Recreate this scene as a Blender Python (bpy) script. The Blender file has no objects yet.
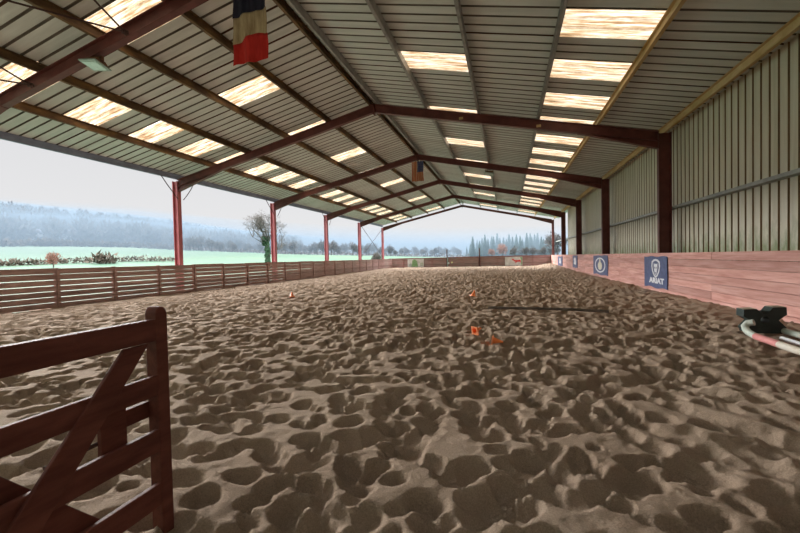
import bpy, bmesh, math, random
import numpy as np
from mathutils import Vector, Matrix

K = 1.3          # metres per survey unit
EYE = 1.1        # eye height in survey units
C = bpy.context.scene.collection
random.seed(7)
RX = -3.97       # ridge line


def W(p):
    return Vector((p[0] * K, p[1] * K, (p[2] + EYE) * K))


# ------------------------------------------------------------------ mesh helper
class MB:
    def __init__(s):
        s.v = []; s.f = []; s.m = []

    def add(s, vs, fs, mi=0):
        o = len(s.v)
        s.v += [tuple(p) for p in vs]
        s.f += [tuple(i + o for i in q) for q in fs]
        s.m += [mi] * len(fs)

    def box(s, x0, x1, y0, y1, z0, z1, mi=0):
        s.add([(x, y, z) for z in (z0, z1) for y in (y0, y1) for x in (x0, x1)],
              [(0, 2, 3, 1), (4, 5, 7, 6), (0, 1, 5, 4), (2, 6, 7, 3), (0, 4, 6, 2), (1, 3, 7, 5)], mi)

    def bar(s, p0, p1, u, v, ur, vr, mi=0):
        p0, p1, u, v = map(Vector, (p0, p1, u, v))
        vs = [p + u * a + v * b for p in (p0, p1) for a, b in ((ur[0], vr[0]), (ur[1], vr[0]), (ur[1], vr[1]), (ur[0], vr[1]))]
        s.add(vs, [(3, 2, 1, 0), (4, 5, 6, 7), (0, 1, 5, 4), (1, 2, 6, 5), (2, 3, 7, 6), (3, 0, 4, 7)], mi)

    def ibeam(s, p0, p1, d, w, depth, width, tf=.016, tw=.012):
        # d: direction of depth (from p outward), w: flange direction
        h = width / 2
        s.bar(p0, p1, d, w, (0, tf), (-h, h))
        s.bar(p0, p1, d, w, (depth - tf, depth), (-h, h))
        s.bar(p0, p1, d, w, (tf, depth - tf), (-tw / 2, tw / 2))

    def prism(s, poly, f, a, b, mi=0):
        # poly: 2D points; f(p, t) -> 3D ; extruded from t=a to t=b
        n = len(poly)
        s.add([f(p, a) for p in poly] + [f(p, b) for p in poly],
              [tuple(range(n))[::-1], tuple(range(n, 2 * n))] + [(i, (i + 1) % n, n + (i + 1) % n, n + i) for i in range(n)], mi)

    def tube(s, pts, r, n=8, mi=0, caps=True):
        pts = [Vector(p) for p in pts]
        rs = r if isinstance(r, (list, tuple)) else [r] * len(pts)
        o = len(s.v); up = None
        for i, p in enumerate(pts):
            t = (pts[min(i + 1, len(pts) - 1)] - pts[max(i - 1, 0)]).normalized()
            if up is None:
                up = t.orthogonal().normalized()
            a = (up - t * up.dot(t)).normalized(); b = t.cross(a); up = a
            for k in range(n):
                q = 2 * math.pi * k / n
                s.v.append(tuple(p + (a * math.cos(q) + b * math.sin(q)) * rs[i]))
        for i in range(len(pts) - 1):
            for k in range(n):
                s.f.append((o + i * n + k, o + i * n + (k + 1) % n, o + (i + 1) * n + (k + 1) % n, o + (i + 1) * n + k)); s.m.append(mi)
        if caps:
            s.f.append(tuple(range(o, o + n))[::-1]); s.m.append(mi)
            e = o + (len(pts) - 1) * n
            s.f.append(tuple(range(e, e + n))); s.m.append(mi)

    def build(s, name, mats, parent=None, raw=False, smooth=False, bevel=0, solid=0, recalc=True, xf=None):
        me = bpy.data.meshes.new(name)
        vs = [Vector(p) for p in s.v] if raw else [W(p) for p in s.v]
        if xf is not None:
            vs = [xf @ p for p in vs]
        if parent is not None:
            org = ORG[parent.name]
        else:
            xs = [p.x for p in vs]; ys = [p.y for p in vs]; zs = [p.z for p in vs]
            org = Vector(((min(xs) + max(xs)) / 2, (min(ys) + max(ys)) / 2, min(zs)))
        me.from_pydata([tuple(p - org) for p in vs], [], s.f)
        if not isinstance(mats, (list, tuple)):
            mats = [mats]
        for m in mats:
            me.materials.append(m)
        if len(mats) > 1:
            me.polygons.foreach_set('material_index', s.m)
        if recalc:
            b = bmesh.new(); b.from_mesh(me); bmesh.ops.recalc_face_normals(b, faces=b.faces); b.to_mesh(me); b.free()
        if smooth:
            me.polygons.foreach_set('use_smooth', [True] * len(me.polygons))
        me.update()
        o = bpy.data.objects.new(name, me); C.objects.link(o)
        ORG[o.name] = org
        if parent is not None:
            o.parent = parent
        else:
            o.location = org
        if bevel:
            md = o.modifiers.new('bevel', 'BEVEL'); md.width = bevel * K; md.segments = 2; md.limit_method = 'ANGLE'
        if solid:
            md = o.modifiers.new('solid', 'SOLIDIFY'); md.thickness = solid; md.offset = 0
        return o


ORG = {}


def tag(o, label, cat, group=None, kind=None):
    o['label'] = label; o['category'] = cat
    if group: o['group'] = group
    if kind: o['kind'] = kind
    return o


def thing(name, label, cat, at, group=None):
    o = bpy.data.objects.new(name, None); C.objects.link(o)
    o.location = W(at); o.empty_display_size = .2
    ORG[o.name] = W(at)
    return tag(o, label, cat, group)


def struct(o):
    o['kind'] = 'structure'
    return o


def copy_tree(o, parent=None):
    c = o.copy(); C.objects.link(c)
    if parent is not None: c.parent = parent
    for ch in list(o.children): copy_tree(ch, c)
    return c


# ------------------------------------------------------------------ materials
class NT:
    def __init__(s, m):
        m.use_nodes = True
        s.t = m.node_tree; s.t.nodes.clear()

    def n(s, kind, **kw):
        x = s.t.nodes.new(kind)
        for k, v in kw.items():
            if k.startswith('i_'):
                key = k[2:]
                key = int(key) if key.isdigit() else key.replace('_', ' ')
                x.inputs[key].default_value = v
            else:
                setattr(x, k, v)
        return x

    def l(s, a, ao, b, bi):
        s.t.links.new(a.outputs[ao], b.inputs[bi])

    def ramp(s, stops):
        r = s.n('ShaderNodeValToRGB')
        e = r.color_ramp.elements
        e[0].position, e[0].color = stops[0][0], (*stops[0][1], 1)
        e[1].position, e[1].color = stops[-1][0], (*stops[-1][1], 1)
        for p, c in stops[1:-1]:
            q = e.new(p); q.color = (*c, 1)
        return r


def mat(name, stops, scale=(4, 4, 4), rough=.8, detail=5, bump=0, bscale=60, metal=0, island=0, spec=.3, world=True):
    m = bpy.data.materials.new(name); t = NT(m)
    out = t.n('ShaderNodeOutputMaterial'); b = t.n('ShaderNodeBsdfPrincipled', i_Roughness=rough, i_Metallic=metal)
    b.inputs['Specular IOR Level'].default_value = spec
    t.l(b, 0, out, 0)
    tc = t.n('ShaderNodeNewGeometry') if world else t.n('ShaderNodeTexCoord')
    src = 'Position' if world else 'Object'
    mp = t.n('ShaderNodeMapping'); mp.inputs['Scale'].default_value = scale
    t.l(tc, src, mp, 0)
    nz = t.n('ShaderNodeTexNoise', i_Scale=1.0, i_Detail=detail, i_Roughness=.6); t.l(mp, 0, nz, 'Vector')
    r = t.ramp(stops)
    t.l(nz, 0, r, 0)
    last = (r, 0)
    if island:
        g = t.n('ShaderNodeNewGeometry'); mr = t.n('ShaderNodeMapRange', i_3=1 - island, i_4=1 + island)
        t.l(g, 'Random Per Island', mr, 0)
        hs = t.n('ShaderNodeHueSaturation'); t.l(mr, 0, hs, 'Value'); t.l(*last, hs, 'Color'); last = (hs, 0)
    t.l(*last, b, 'Base Color')
    if bump:
        n2 = t.n('ShaderNodeTexNoise', i_Scale=bscale, i_Detail=4); t.l(tc, src, n2, 'Vector')
        bp = t.n('ShaderNodeBump', i_Strength=bump, i_Distance=.01); t.l(n2, 0, bp, 'Height'); t.l(bp, 0, b, 'Normal')
    m['b'] = b.name
    return m


def two(a, b, lo=.35, hi=.65):
    return [(lo, a), (hi, b)]


M = {}
M['sheet'] = mat('roof_sheet', [(.3, (.54, .57, .545)), (.7, (.70, .735, .71))], (.5, 5, 1), .55, island=.06)
M['lap'] = mat('lap_rust', two((.06, .025, .015), (.12, .05, .03)), (3, 8, 3), .8)
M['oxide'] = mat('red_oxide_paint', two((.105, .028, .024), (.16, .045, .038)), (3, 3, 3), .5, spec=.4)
M['post_red'] = mat('lit_red_oxide_paint', two((.40, .11, .125), (.50, .16, .17)), (4, 4, 2), .45, spec=.5)  # frame's red oxide made pinker and lighter: outside light painted in
M['galv'] = mat('galvanised_steel', two((.30, .31, .30), (.44, .45, .44)), (5, 3, 5), .45, metal=.3)
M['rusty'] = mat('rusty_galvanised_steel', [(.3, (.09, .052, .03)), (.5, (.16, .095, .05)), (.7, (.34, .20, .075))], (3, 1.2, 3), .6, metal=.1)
M['creamsteel'] = mat('lit_yellowed_steel', two((.52, .35, .14), (.70, .54, .31)), (3, 1.5, 3), .6)  # steel's own yellow tinge, plus side light painted in as cream
M['bluegalv'] = mat('eave_galvanised_steel', two((.22, .25, .36), (.32, .37, .52)), (4, 1.5, 4), .5, metal=.2)
M['rod'] = mat('dark_rod_steel', two((.05, .025, .022), (.09, .045, .04)), (9, 9, 9), .6)
M['fence'] = mat('weathered_brown_board', two((.30, .185, .17), (.43, .29, .27)), (14, 1.2, 14), .75, island=.22, bump=.2)
M['endboard'] = mat('weathered_end_board', two((.19, .09, .08), (.30, .155, .14)), (1.2, 14, 14), .75, island=.2, bump=.2)
M['gate'] = mat('dark_varnished_timber', two((.085, .024, .017), (.155, .05, .036)), (14, 2.5, 14), .62, bump=.12, spec=.22)
M['navy'] = mat('navy_banner_vinyl', two((.055, .075, .17), (.09, .12, .24)), (5, 5, 5), .45)
M['white'] = mat('white_print', two((.66, .68, .72), (.78, .8, .84)), (8, 8, 8), .5)
M['cream_print'] = mat('pale_yellow_print', two((.6, .58, .45), (.72, .70, .56)), (8, 8, 8), .5)
M['cone'] = mat('orange_plastic', two((1, .24, .06), (1, .30, .09)), (8, 8, 8), .4, spec=.5)
M['conebase'] = mat('pale_orange_plastic', two((1, .33, .15), (1, .42, .22)), (12, 12, 12), .5)  # cone foot in a lighter orange than the body
M['darkpole'] = mat('dark_pole_paint', two((.10, .085, .075), (.17, .145, .13)), (3, 9, 9), .55)
M['polewhite'] = mat('scuffed_white_pole_paint', [(.3, (.42, .36, .28)), (.55, (.62, .58, .50))], (6, 3, 6), .5)
M['polepink'] = mat('pink_pole_paint', two((.55, .20, .20), (.68, .30, .28)), (8, 4, 8), .5)
M['polemint'] = mat('pale_green_pole_paint', two((.42, .50, .44), (.6, .62, .56)), (7, 4, 7), .5)
M['block'] = mat('dark_green_plastic', [(.35, (.016, .028, .027)), (.7, (.032, .05, .046))], (9, 9, 9), .5)
M['blocktop'] = mat('lit_plastic_top', two((.36, .31, .23), (.48, .42, .32)), (9, 9, 9), .8)  # light on the upward pad faces, painted in as a pale colour
M['lampbody'] = mat('rusty_lamp_housing', two((.10, .05, .03), (.22, .12, .06)), (20, 20, 20), .7)
M['lens'] = mat('frosted_lamp_glass', two((.50, .66, .62), (.62, .78, .74)), (10, 10, 10), .2, spec=.5)
M['lamprim'] = mat('pale_lamp_rim', two((.28, .38, .34), (.38, .48, .44)), (10, 10, 10), .4)
M['flagnavy'] = mat('flag_navy_cloth', two((.012, .013, .028), (.028, .028, .05)), (14, 14, 3), .9)
M['flagcream'] = mat('flag_dingy_white_cloth', two((.28, .20, .11), (.48, .38, .24)), (14, 14, 2), .9)
M['flagred'] = mat('flag_red_cloth', two((.40, .015, .012), (.55, .03, .022)), (12, 12, 3), .85)
M['usred'] = mat('flag_faded_red_cloth', two((.36, .08, .035), (.46, .12, .05)), (14, 14, 3), .9)
M['uswhite'] = mat('flag_faded_cream_cloth', two((.42, .24, .13), (.52, .32, .19)), (14, 14, 3), .9)
M['usblue'] = mat('flag_faded_blue_cloth', two((.035, .05, .13), (.06, .08, .18)), (14, 14, 3), .9)
M['grass'] = mat('pasture_grass', [(.3, (.042, .092, .056)), (.5, (.05, .106, .066)), (.7, (.066, .106, .062))], (.05, .05, .05), .9)
M['hedge'] = mat('bare_hedge_twigs', two((.09, .075, .06), (.15, .12, .09)), (.3, .3, .3), .9)
M['bark'] = mat('bare_tree_bark', two((.055, .055, .05), (.10, .095, .085)), (2, 2, 2), .9)
M['twig'] = mat('winter_twigs', two((.07, .065, .06), (.12, .105, .09)), (.5, .5, .5), .9)
M['redtwig'] = mat('russet_winter_twigs', two((.20, .10, .075), (.28, .15, .11)), (.5, .5, .5), .9)
M['ivy'] = mat('ivy_leaf', two((.03, .075, .04), (.06, .12, .06)), (4, 4, 4), .7)
M['fir'] = mat('conifer_needles', two((.02, .05, .035), (.04, .075, .05)), (1, 1, 1), .85)
M['housewall'] = mat('pale_house_render', two((.30, .29, .28), (.38, .36, .34)), (1, 1, 1), .8)
M['houseroof'] = mat('slate_house_roof', two((.12, .12, .14), (.18, .18, .2)), (2, 2, 2), .8)
M['housewin'] = mat('dark_window_glass', two((.05, .06, .08), (.08, .09, .11)), (2, 2, 2), .2)
M['pic'] = mat('faded_picture_print', [(.35, (.30, .34, .32)), (.5, (.46, .50, .42)), (.65, (.26, .36, .22))], (3, 3, 3), .6)
M['signgreen'] = mat('green_print', two((.16, .30, .12), (.24, .40, .2)), (6, 6, 6), .6)
M['signred'] = mat('red_print', two((.50, .04, .04), (.6, .07, .06)), (6, 6, 6), .6)
M['signyellow'] = mat('yellow_paint', two((.62, .55, .25), (.7, .62, .32)), (6, 6, 6), .6)
M['signface'] = mat('dirty_white_sign_board', two((.50, .50, .47), (.66, .66, .63)), (3, 3, 3), .6)


def make_sand():
    m = bpy.data.materials.new('arena_sand'); t = NT(m)
    out = t.n('ShaderNodeOutputMaterial'); b = t.n('ShaderNodeBsdfPrincipled', i_Roughness=.95)
    b.inputs['Specular IOR Level'].default_value = .1
    t.l(b, 0, out, 0)
    g = t.n('ShaderNodeNewGeometry')
    n1 = t.n('ShaderNodeTexNoise', i_Scale=.7, i_Detail=4); t.l(g, 'Position', n1, 'Vector')
    r1 = t.ramp([(.3, (.345, .25, .18)), (.7, (.45, .345, .26))]); t.l(n1, 0, r1, 0)
    n2 = t.n('ShaderNodeTexNoise', i_Scale=120, i_Detail=3); t.l(g, 'Position', n2, 'Vector')
    r2 = t.ramp([(.3, (.78, .78, .78)), (.7, (1.15, 1.15, 1.15))]); t.l(n2, 0, r2, 0)
    mx = t.n('ShaderNodeMixRGB', blend_type='MULTIPLY', i_Fac=1.0); t.l(r1, 0, mx, 1); t.l(r2, 0, mx, 2)
    t.l(mx, 0, b, 'Base Color')
    n3 = t.n('ShaderNodeTexNoise', i_Scale=24, i_Detail=8, i_Roughness=.75); t.l(g, 'Position', n3, 'Vector')
    bp = t.n('ShaderNodeBump', i_Strength=.9, i_Distance=.045); t.l(n3, 0, bp, 'Height'); t.l(bp, 0, b, 'Normal')
    return m


def make_skylight():
    m = bpy.data.materials.new('weathered_translucent_sheet'); t = NT(m)
    out = t.n('ShaderNodeOutputMaterial')
    g = t.n('ShaderNodeNewGeometry'); mp = t.n('ShaderNodeMapping'); mp.inputs['Scale'].default_value = (1.1, 11, 1.1)
    t.l(g, 'Position', mp, 0)
    nz = t.n('ShaderNodeTexNoise', i_Scale=1, i_Detail=7, i_Roughness=.7); t.l(mp, 0, nz, 'Vector')
    r = t.ramp([(.32, (.065, .028, .01)), (.44, (.18, .115, .06)), (.53, (.29, .225, .15)), (.66, (.42, .39, .345))]); t.l(nz, 0, r, 0)
    tr = t.n('ShaderNodeBsdfTranslucent'); df = t.n('ShaderNodeBsdfDiffuse'); mx = t.n('ShaderNodeMixShader', i_0=.2)
    t.l(r, 0, tr, 0); t.l(r, 0, df, 0); t.l(tr, 0, mx, 1); t.l(df, 0, mx, 2); t.l(mx, 0, out, 0)
    return m


def make_cladding():
    m = bpy.data.materials.new('cream_cladding'); t = NT(m)
    out = t.n('ShaderNodeOutputMaterial'); b = t.n('ShaderNodeBsdfPrincipled', i_Roughness=.5); t.l(b, 0, out, 0)
    g = t.n('ShaderNodeNewGeometry')
    mp = t.n('ShaderNodeMapping'); mp.inputs['Scale'].default_value = (2, 6, .5); t.l(g, 'Position', mp, 0)
    n1 = t.n('ShaderNodeTexNoise', i_Scale=1, i_Detail=5); t.l(mp, 0, n1, 'Vector')
    r1 = t.ramp([(.3, (.60, .58, .45)), (.7, (.76, .75, .63))]); t.l(n1, 0, r1, 0)
    # algae growing up from the top of the kickboards
    sx = t.n('ShaderNodeSeparateXYZ'); t.l(g, 'Position', sx, 0)
    mr = t.n('ShaderNodeMapRange', i_1=2.9, i_2=1.35, i_3=0, i_4=1.15); t.l(sx, 'Z', mr, 0)
    mp2 = t.n('ShaderNodeMapping'); mp2.inputs['Scale'].default_value = (2, 3, 1.2); t.l(g, 'Position', mp2, 0)
    n2 = t.n('ShaderNodeTexNoise', i_Scale=1, i_Detail=7, i_Roughness=.7); t.l(mp2, 0, n2, 'Vector')
    mu = t.n('ShaderNodeMath', operation='MULTIPLY'); t.l(mr, 0, mu, 0); t.l(n2, 0, mu, 1)
    r2 = t.ramp([(.33, (0, 0, 0)), (.6, (.85, .85, .85))]); t.l(mu, 0, r2, 0)
    mx = t.n('ShaderNodeMixRGB'); mx.inputs[2].default_value = (.17, .24, .09, 1)
    t.l(r2, 0, mx, 0); t.l(r1, 0, mx, 1); t.l(mx, 0, b, 'Base Color')
    return m


def make_pinkboard():
    m = mat('pink_stained_board', [(.3, (.40, .18, .15)), (.5, (.53, .28, .24)), (.72, (.64, .39, .35))], (14, 1.1, 16), .6, island=.2, bump=.12)
    return m


M['sand'] = make_sand(); M['sky'] = make_skylight(); M['clad'] = make_cladding(); M['pink'] = make_pinkboard()
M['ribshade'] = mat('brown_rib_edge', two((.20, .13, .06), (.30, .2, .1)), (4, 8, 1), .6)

# ------------------------------------------------------------------ roof geometry
def zsheet(x): return 5.07 - .223 * abs(x - RX)
def zpurl(x): return 4.88 - .223 * abs(x - RX)
def zraf(x): return 4.865 - .223 * abs(x - RX)


Y0, Y1 = -.57, 35.43
FY = [5.2 + 6 * k for k in range(6)]
LEFT = [-12.1, -11.8, -10.325, -8.805, -7.205, -5.635, -4.12, RX]      # band edges, outward to ridge
RIGHT = [4.42, 4.0, 2.415, .925, -.71, -2.25, -3.82, RX]


def sheet_strip(mb, xa, xb, ya, lap, z_off=0):
    """One sheet (three ribs, .8 wide) between two purlins."""
    ys = []
    for k in range(3):
        q = ya + k * .26667
        ys += [(q, 0), (q + .212, 0), (q + .222, .032), (q + .2567, .032)]
    ys.append((ya + .8, 0))
    vs = [(x, y, zsheet(x) + z + z_off) for x in (xa, xb) for y, z in ys]
    n = len(ys)
    for i in range(n - 1):
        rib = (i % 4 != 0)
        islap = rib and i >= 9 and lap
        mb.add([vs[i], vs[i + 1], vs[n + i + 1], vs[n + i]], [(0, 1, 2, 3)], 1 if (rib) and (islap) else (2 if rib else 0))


ORD = ['first', 'second', 'third', 'fourth', 'fifth', 'sixth', 'seventh', 'eighth', 'ninth', 'tenth', 'eleventh', 'twelfth',
       'thirteenth', 'fourteenth', 'fifteenth', 'sixteenth', 'seventeenth', 'eighteenth', 'nineteenth', 'twentieth',
       'twenty-first', 'twenty-second', 'twenty-third', 'twenty-fourth']
M['ribgroove'] = mat('dark_sheet_rib', two((.13, .11, .09), (.20, .17, .14)), (2, 6, 2), .7)  # rib faces in a darker tone than the flat of the sheet
rows = {}
rng = random.Random(3)
for side, E in (('left', LEFT), ('right', RIGHT)):
    def flush():
        global mb
        if mb.v:
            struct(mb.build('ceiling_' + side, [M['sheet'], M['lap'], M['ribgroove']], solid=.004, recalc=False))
        mb = MB()
    mb = MB()
    for bi in range(len(E) - 1):
        xa, xb = E[bi], E[bi + 1]
        flush()
        for j in range(-9, 36):
            ya = 6.63 + .8 * j - (.11 if side == 'left' else 0)
            dense = bi == 2 and j % 2 == 0
            sparse = bi == 4 and j % 4 == 2
            if dense or sparse:
                rows.setdefault((side, 'dense' if dense else 'sparse'), []).append((xa, xb, ya)); flush(); continue
            sheet_strip(mb, xa, xb, ya, lap=(j % 2 == 0 or rng.random() < .15))
    # ridge closes by both slopes meeting at RX
    flush()
for (side, kind), L in rows.items():
    L.sort(key=lambda q: q[2])
    row = ('closely spaced' if kind == 'dense' else 'widely spaced')
    vis = [q for q in L if q[2] > (4.0 if kind == 'dense' or side == 'left' else 6.0)] if side == 'left' else [q for q in L if q[2] > 5.9]
    for i, (xa, xb, ya) in enumerate(vis):
        mb = MB()
        sheet_strip(mb, xa, xb, ya, False)
        mb.m = [0] * len(mb.m)
        lab = 'rust-streaked skylight, %s from the camera in the %s row of the %s slope' % (ORD[i], row, side)
        tag(mb.build('skylight', M['sky'], recalc=False), lab, 'skylight', 'skylights of the %s row on the %s roof slope' % (row, side))
    # the panels of this row nearer than the picture shows are plain sheets
    near = [q for q in L if q not in vis]
    if near:
        mb = MB()
        for xa, xb, ya in near: sheet_strip(mb, xa, xb, ya, False)
        struct(mb.build('ceiling_near_' + side + ('' if kind == 'dense' else '_upper'), [M['sheet'], M['lap'], M['ribgroove']], solid=.004, recalc=False))

# ridge cap above
mb = MB()
for s in (-1, 1):
    mb.bar((RX, Y0, zsheet(RX) + .04), (RX, Y1, zsheet(RX) + .04), (s, 0, -.223), (0, 0, 1), (0, .3), (0, .008))
struct(mb.build('trim_1', M['galv']))


# purlins -------------------------------------------------------------
def purlin(x, label, m, open_dir, dep=.185, fl=.055, name='purlin', y0=Y0 + .2, y1=Y1 - .35):
    z = zpurl(x); t = .012
    mb = MB()
    mb.box(x - t / 2, x + t / 2, y0, y1, z, z + dep)
    a, b = (x, x + fl) if open_dir > 0 else (x - fl, x)
    mb.box(a, b, y0, y1, z, z + t); mb.box(a, b, y0, y1, z + dep - t, z + dep)
    e = b if open_dir > 0 else a
    mb.box(e - t / 2, e + t / 2, y0, y1, z, z + .025)
    return tag(mb.build(name, m), label, 'purlin', 'roof purlins')


purlin(-11.82, 'blue-grey eave beam running along the tops of the open left posts', M['bluegalv'], -1, name='eave_beam')
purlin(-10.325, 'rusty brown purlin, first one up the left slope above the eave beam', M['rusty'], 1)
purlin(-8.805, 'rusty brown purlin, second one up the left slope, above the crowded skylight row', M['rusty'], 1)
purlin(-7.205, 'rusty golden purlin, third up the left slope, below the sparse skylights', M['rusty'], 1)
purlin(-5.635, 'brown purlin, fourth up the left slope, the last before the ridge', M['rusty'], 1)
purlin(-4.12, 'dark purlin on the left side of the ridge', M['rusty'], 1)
purlin(-3.84, 'bright galvanised purlin on the right side of the ridge', M['galv'], -1)
purlin(-2.25, 'grey galvanised purlin, first down the right slope from the ridge', M['galv'], -1)
purlin(-.71, 'grey galvanised purlin, second down the right slope from the ridge', M['galv'], -1)
purlin(.925, 'grey galvanised purlin, third down the right slope, above the crowded skylight row', M['galv'], -1)
purlin(2.415, 'yellowed purlin painted as lit, fourth down the right slope, below the crowded skylight row', M['creamsteel'], -1)
purlin(4.0, 'yellowed eave purlin painted as lit, along the top of the cream wall', M['creamsteel'], -1, name='eave_purlin')


# portal frames --------------------------------------------------------
XL, XR = -11.79, 3.79
FLAB = ['red-brown steel portal frame nearest the camera, carrying the floodlight and the tricolour flag',
        'red-brown steel portal frame, second from the camera, beside the large navy banner',
        'red-brown steel portal frame, third from the camera, with the striped flag at its apex',
        'red-brown steel portal frame, fourth from the camera',
        'red-brown steel portal frame, fifth from the camera, last before the open gable end',
        'slender red-brown steel portal frame framing the open far gable']
for k, y in enumerate(FY):
    fr = thing('portal_frame', FLAB[k], 'steel frame', (RX, y, -1.1), 'steel portal frames')
    last = k == 5
    dep = .20 if last else .26
    wd = .10 if last else .13
    for side, xc, sg in (('left', XL, -1), ('right', XR, 1)):
        mb = MB()
        cd = .20 if last else (.23 if side == 'left' else .29)
        ztop = zraf(xc + sg * .17) - .02
        w = (.14 if last else .17) if side == 'left' else wd
        mb.ibeam((xc, y, -1.25), (xc, y, ztop), (sg, 0, 0), (0, 1, 0), cd, w, .02, .014)
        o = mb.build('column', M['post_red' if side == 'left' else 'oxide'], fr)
        if side == 'left': o['label'] = 'red column on the open side, outside light painted in as pink'
        mb = MB()
        xe = xc + sg * .02
        mb.ibeam((RX, y, zraf(RX)), (xe, y, zraf(xe)), (0, 0, -1), (0, 1, 0), dep, wd)
        raf = mb.build('rafter', M['oxide'], fr)
        mb = MB()
        xh = xc - sg * 1.9
        zb = lambda x: zraf(x) - dep + .004
        mb.prism([(xh, zb(xh)), (xe, zb(xe)), (xe, zb(xe) - .18)], lambda p, t: (p[0], t, p[1]), y - .007, y + .007)
        mb.bar((xh, y, zb(xh)), (xe, y, zb(xe) - .18), (0, 0, -1), (0, 1, 0), (-.008, .012), (-wd / 2, wd / 2))
        mb.build('haunch', M['oxide'], fr)
    mb = MB()
    mb.box(RX - .015, RX + .015, y - wd / 2 - .005, y + wd / 2 + .005, zraf(RX) - dep - .07, zraf(RX) - .0)
    for q in (-1, 1):
        for h in (.08, .2, .3):
            for e in (-.05, .05):
                mb.box(RX + q * .015, RX + q * .03, y + e - .012, y + e + .012, zraf(RX) - h - .012, zraf(RX) - h + .012)
    mb.build('apex_plate', M['oxide'], fr)
    if k == 1:
        for x in (-1.25, .9):
            mb = MB(); mb.box(x - .06, x + .06, y - .02, y - .0075, zraf(x) - .2, zraf(x) - .13)
            o = mb.build('marker_plate', M['creamsteel'], raf); o['label'] = 'small cream marker plate'
    if k in (1, 2, 3):       # hip braces from the left post to the eave beam
        for s in (-1, 1):
            mb = MB()
            pts = [(-11.72, y + s * .12, 2.38), (-11.73, y + s * .3, 2.58), (-11.76, y + s * .52, 2.84), (-11.8, y + s * .72, 3.13)]
            mb.tube(pts, .016, 6)
            mb.build('knee_brace', M['rod'], fr)

# wind bracing rods in the near roof bay and the last left wall bay
RODS = [((-6.45, 5.1), (-9.3, -.5), 'dark brace rod from the upper bracket, the long one crossing towards the left'),
        ((-6.45, 5.1), (-4.3, -.5), 'dark brace rod rising from the upper bracket across the skylight'),
        ((-8.94, 5.1), (-6.8, -.5), 'dark brace rod from the lower bracket, the upper of its two'),
        ((-8.94, 5.1), (-11.7, -.5), 'dark brace rod from the lower bracket, the lower of its two')]
for (xa, ya), (xb, yb), lab in RODS:
    mb = MB(); za, zb_ = zraf(xa) - .2, zraf(xb) - .2
    d = (Vector((xb, yb, zb_)) - Vector((xa, ya, za))).normalized()
    mb.tube([(xa, ya, za), (xb, yb, zb_)], .016, 8)
    mb.tube([Vector((xa, ya, za)) - d * .05, Vector((xa, ya, za)) + d * .04], .042, 8)
    tag(mb.build('brace_rod', M['rod']), lab, 'brace rod', 'roof brace rods')
for (ya, za), (yb, zb_), lab in [((29.3, 2.9), (35.1, .1), 'thin diagonal brace rod falling away between the last two left posts'),
                                 ((35.1, 2.9), (29.3, .1), 'thin diagonal brace rod rising away between the last two left posts')]:
    mb = MB(); mb.tube([(-11.9 + (.05 if yb > ya else 0), ya, za), (-11.9 + (.05 if yb > ya else 0), yb, zb_)], .018, 6)
    tag(mb.build('brace_rod', M['rod']), lab, 'brace rod')

# ------------------------------------------------------------------ right wall
mb = MB()
XWALL = 4.25
yy = -.8
while yy < 29.2:
    prof = [(yy, 0), (yy + .165, 0), (yy + .177, .03), (yy + .208, .03), (yy + .22, 0)]
    for i in range(4):
        (a, da), (b, db) = prof[i], prof[i + 1]
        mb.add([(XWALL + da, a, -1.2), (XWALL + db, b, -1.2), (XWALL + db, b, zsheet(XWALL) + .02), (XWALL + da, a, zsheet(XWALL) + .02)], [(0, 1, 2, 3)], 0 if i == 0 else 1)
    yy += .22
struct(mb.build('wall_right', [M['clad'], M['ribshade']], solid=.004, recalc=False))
mb = MB(); mb.box(-12.1, 4.25, -.86, -.8, -1.2, 3.2)
mb.prism([(-12.1, 3.2), (4.25, 3.2), (4.25, zsheet(4.25)), (RX, zsheet(RX)), (-12.1, zsheet(-12.1))], lambda p, t: (p[0], t, p[1]), -.86, -.8)
struct(mb.build('wall_back', M['clad']))

RL = ['nearest the camera, running out of the picture', 'second from the camera', 'third from the camera', 'fourth from the camera', 'fifth and last, crossing the open end bay']
for k in range(5):
    ya, yb = FY[k] + (0 if k else -6), FY[k + 1] - 0
    mb = MB()
    x = 4.09; z = 1.15
    mb.box(x + .03, x + .16 if k < 4 else x + .08, ya + .1, yb - .1, z - .032, z - .02)
    mb.box(x, x + .04, ya + .1, yb - .1, z - .032, z + .032)
    mb.box(x + .02, x + .16 if k < 4 else x + .08, ya + .1, yb - .1, z + .02, z + .032)
    tag(mb.build('wall_rail', M['galv']), 'galvanised sheeting rail on the cream wall, ' + RL[k], 'rail', 'wall sheeting rails')

# right kickboards: long horizontal boards with staggered joints
mb = MB(); r = random.Random(5)
nb = 8; zt, zbm = -.012, -1.22; h = (zt - zbm) / nb
for i in range(nb):
    y = -.6
    while y < 35.3:
        L = r.choice([3.0, 3.0, 6.0])
        a, b = max(y, -.6), min(y + L - .006, 35.3)
        if b > a:
            d = r.uniform(0, .012)
            mb.box(3.70 + d, 3.76, a, b, zt - (i + 1) * h + .006, zt - i * h)
        y += L
kb = mb.build('kickboard', M['pink'])
tag(kb, 'pink-stained plank kickboard wall along the foot of the right side', 'kickboard')
mb = MB()


# banners ----------------------------------------------------------------
def wall_poly(mb, poly, y, z, x0, x1):
    # poly in (along -Y, up): drawn so that it reads correctly seen from -X side
    mb.prism(poly, lambda p, t: (t, y - p[0], z + p[1]), x0, x1)


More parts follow.
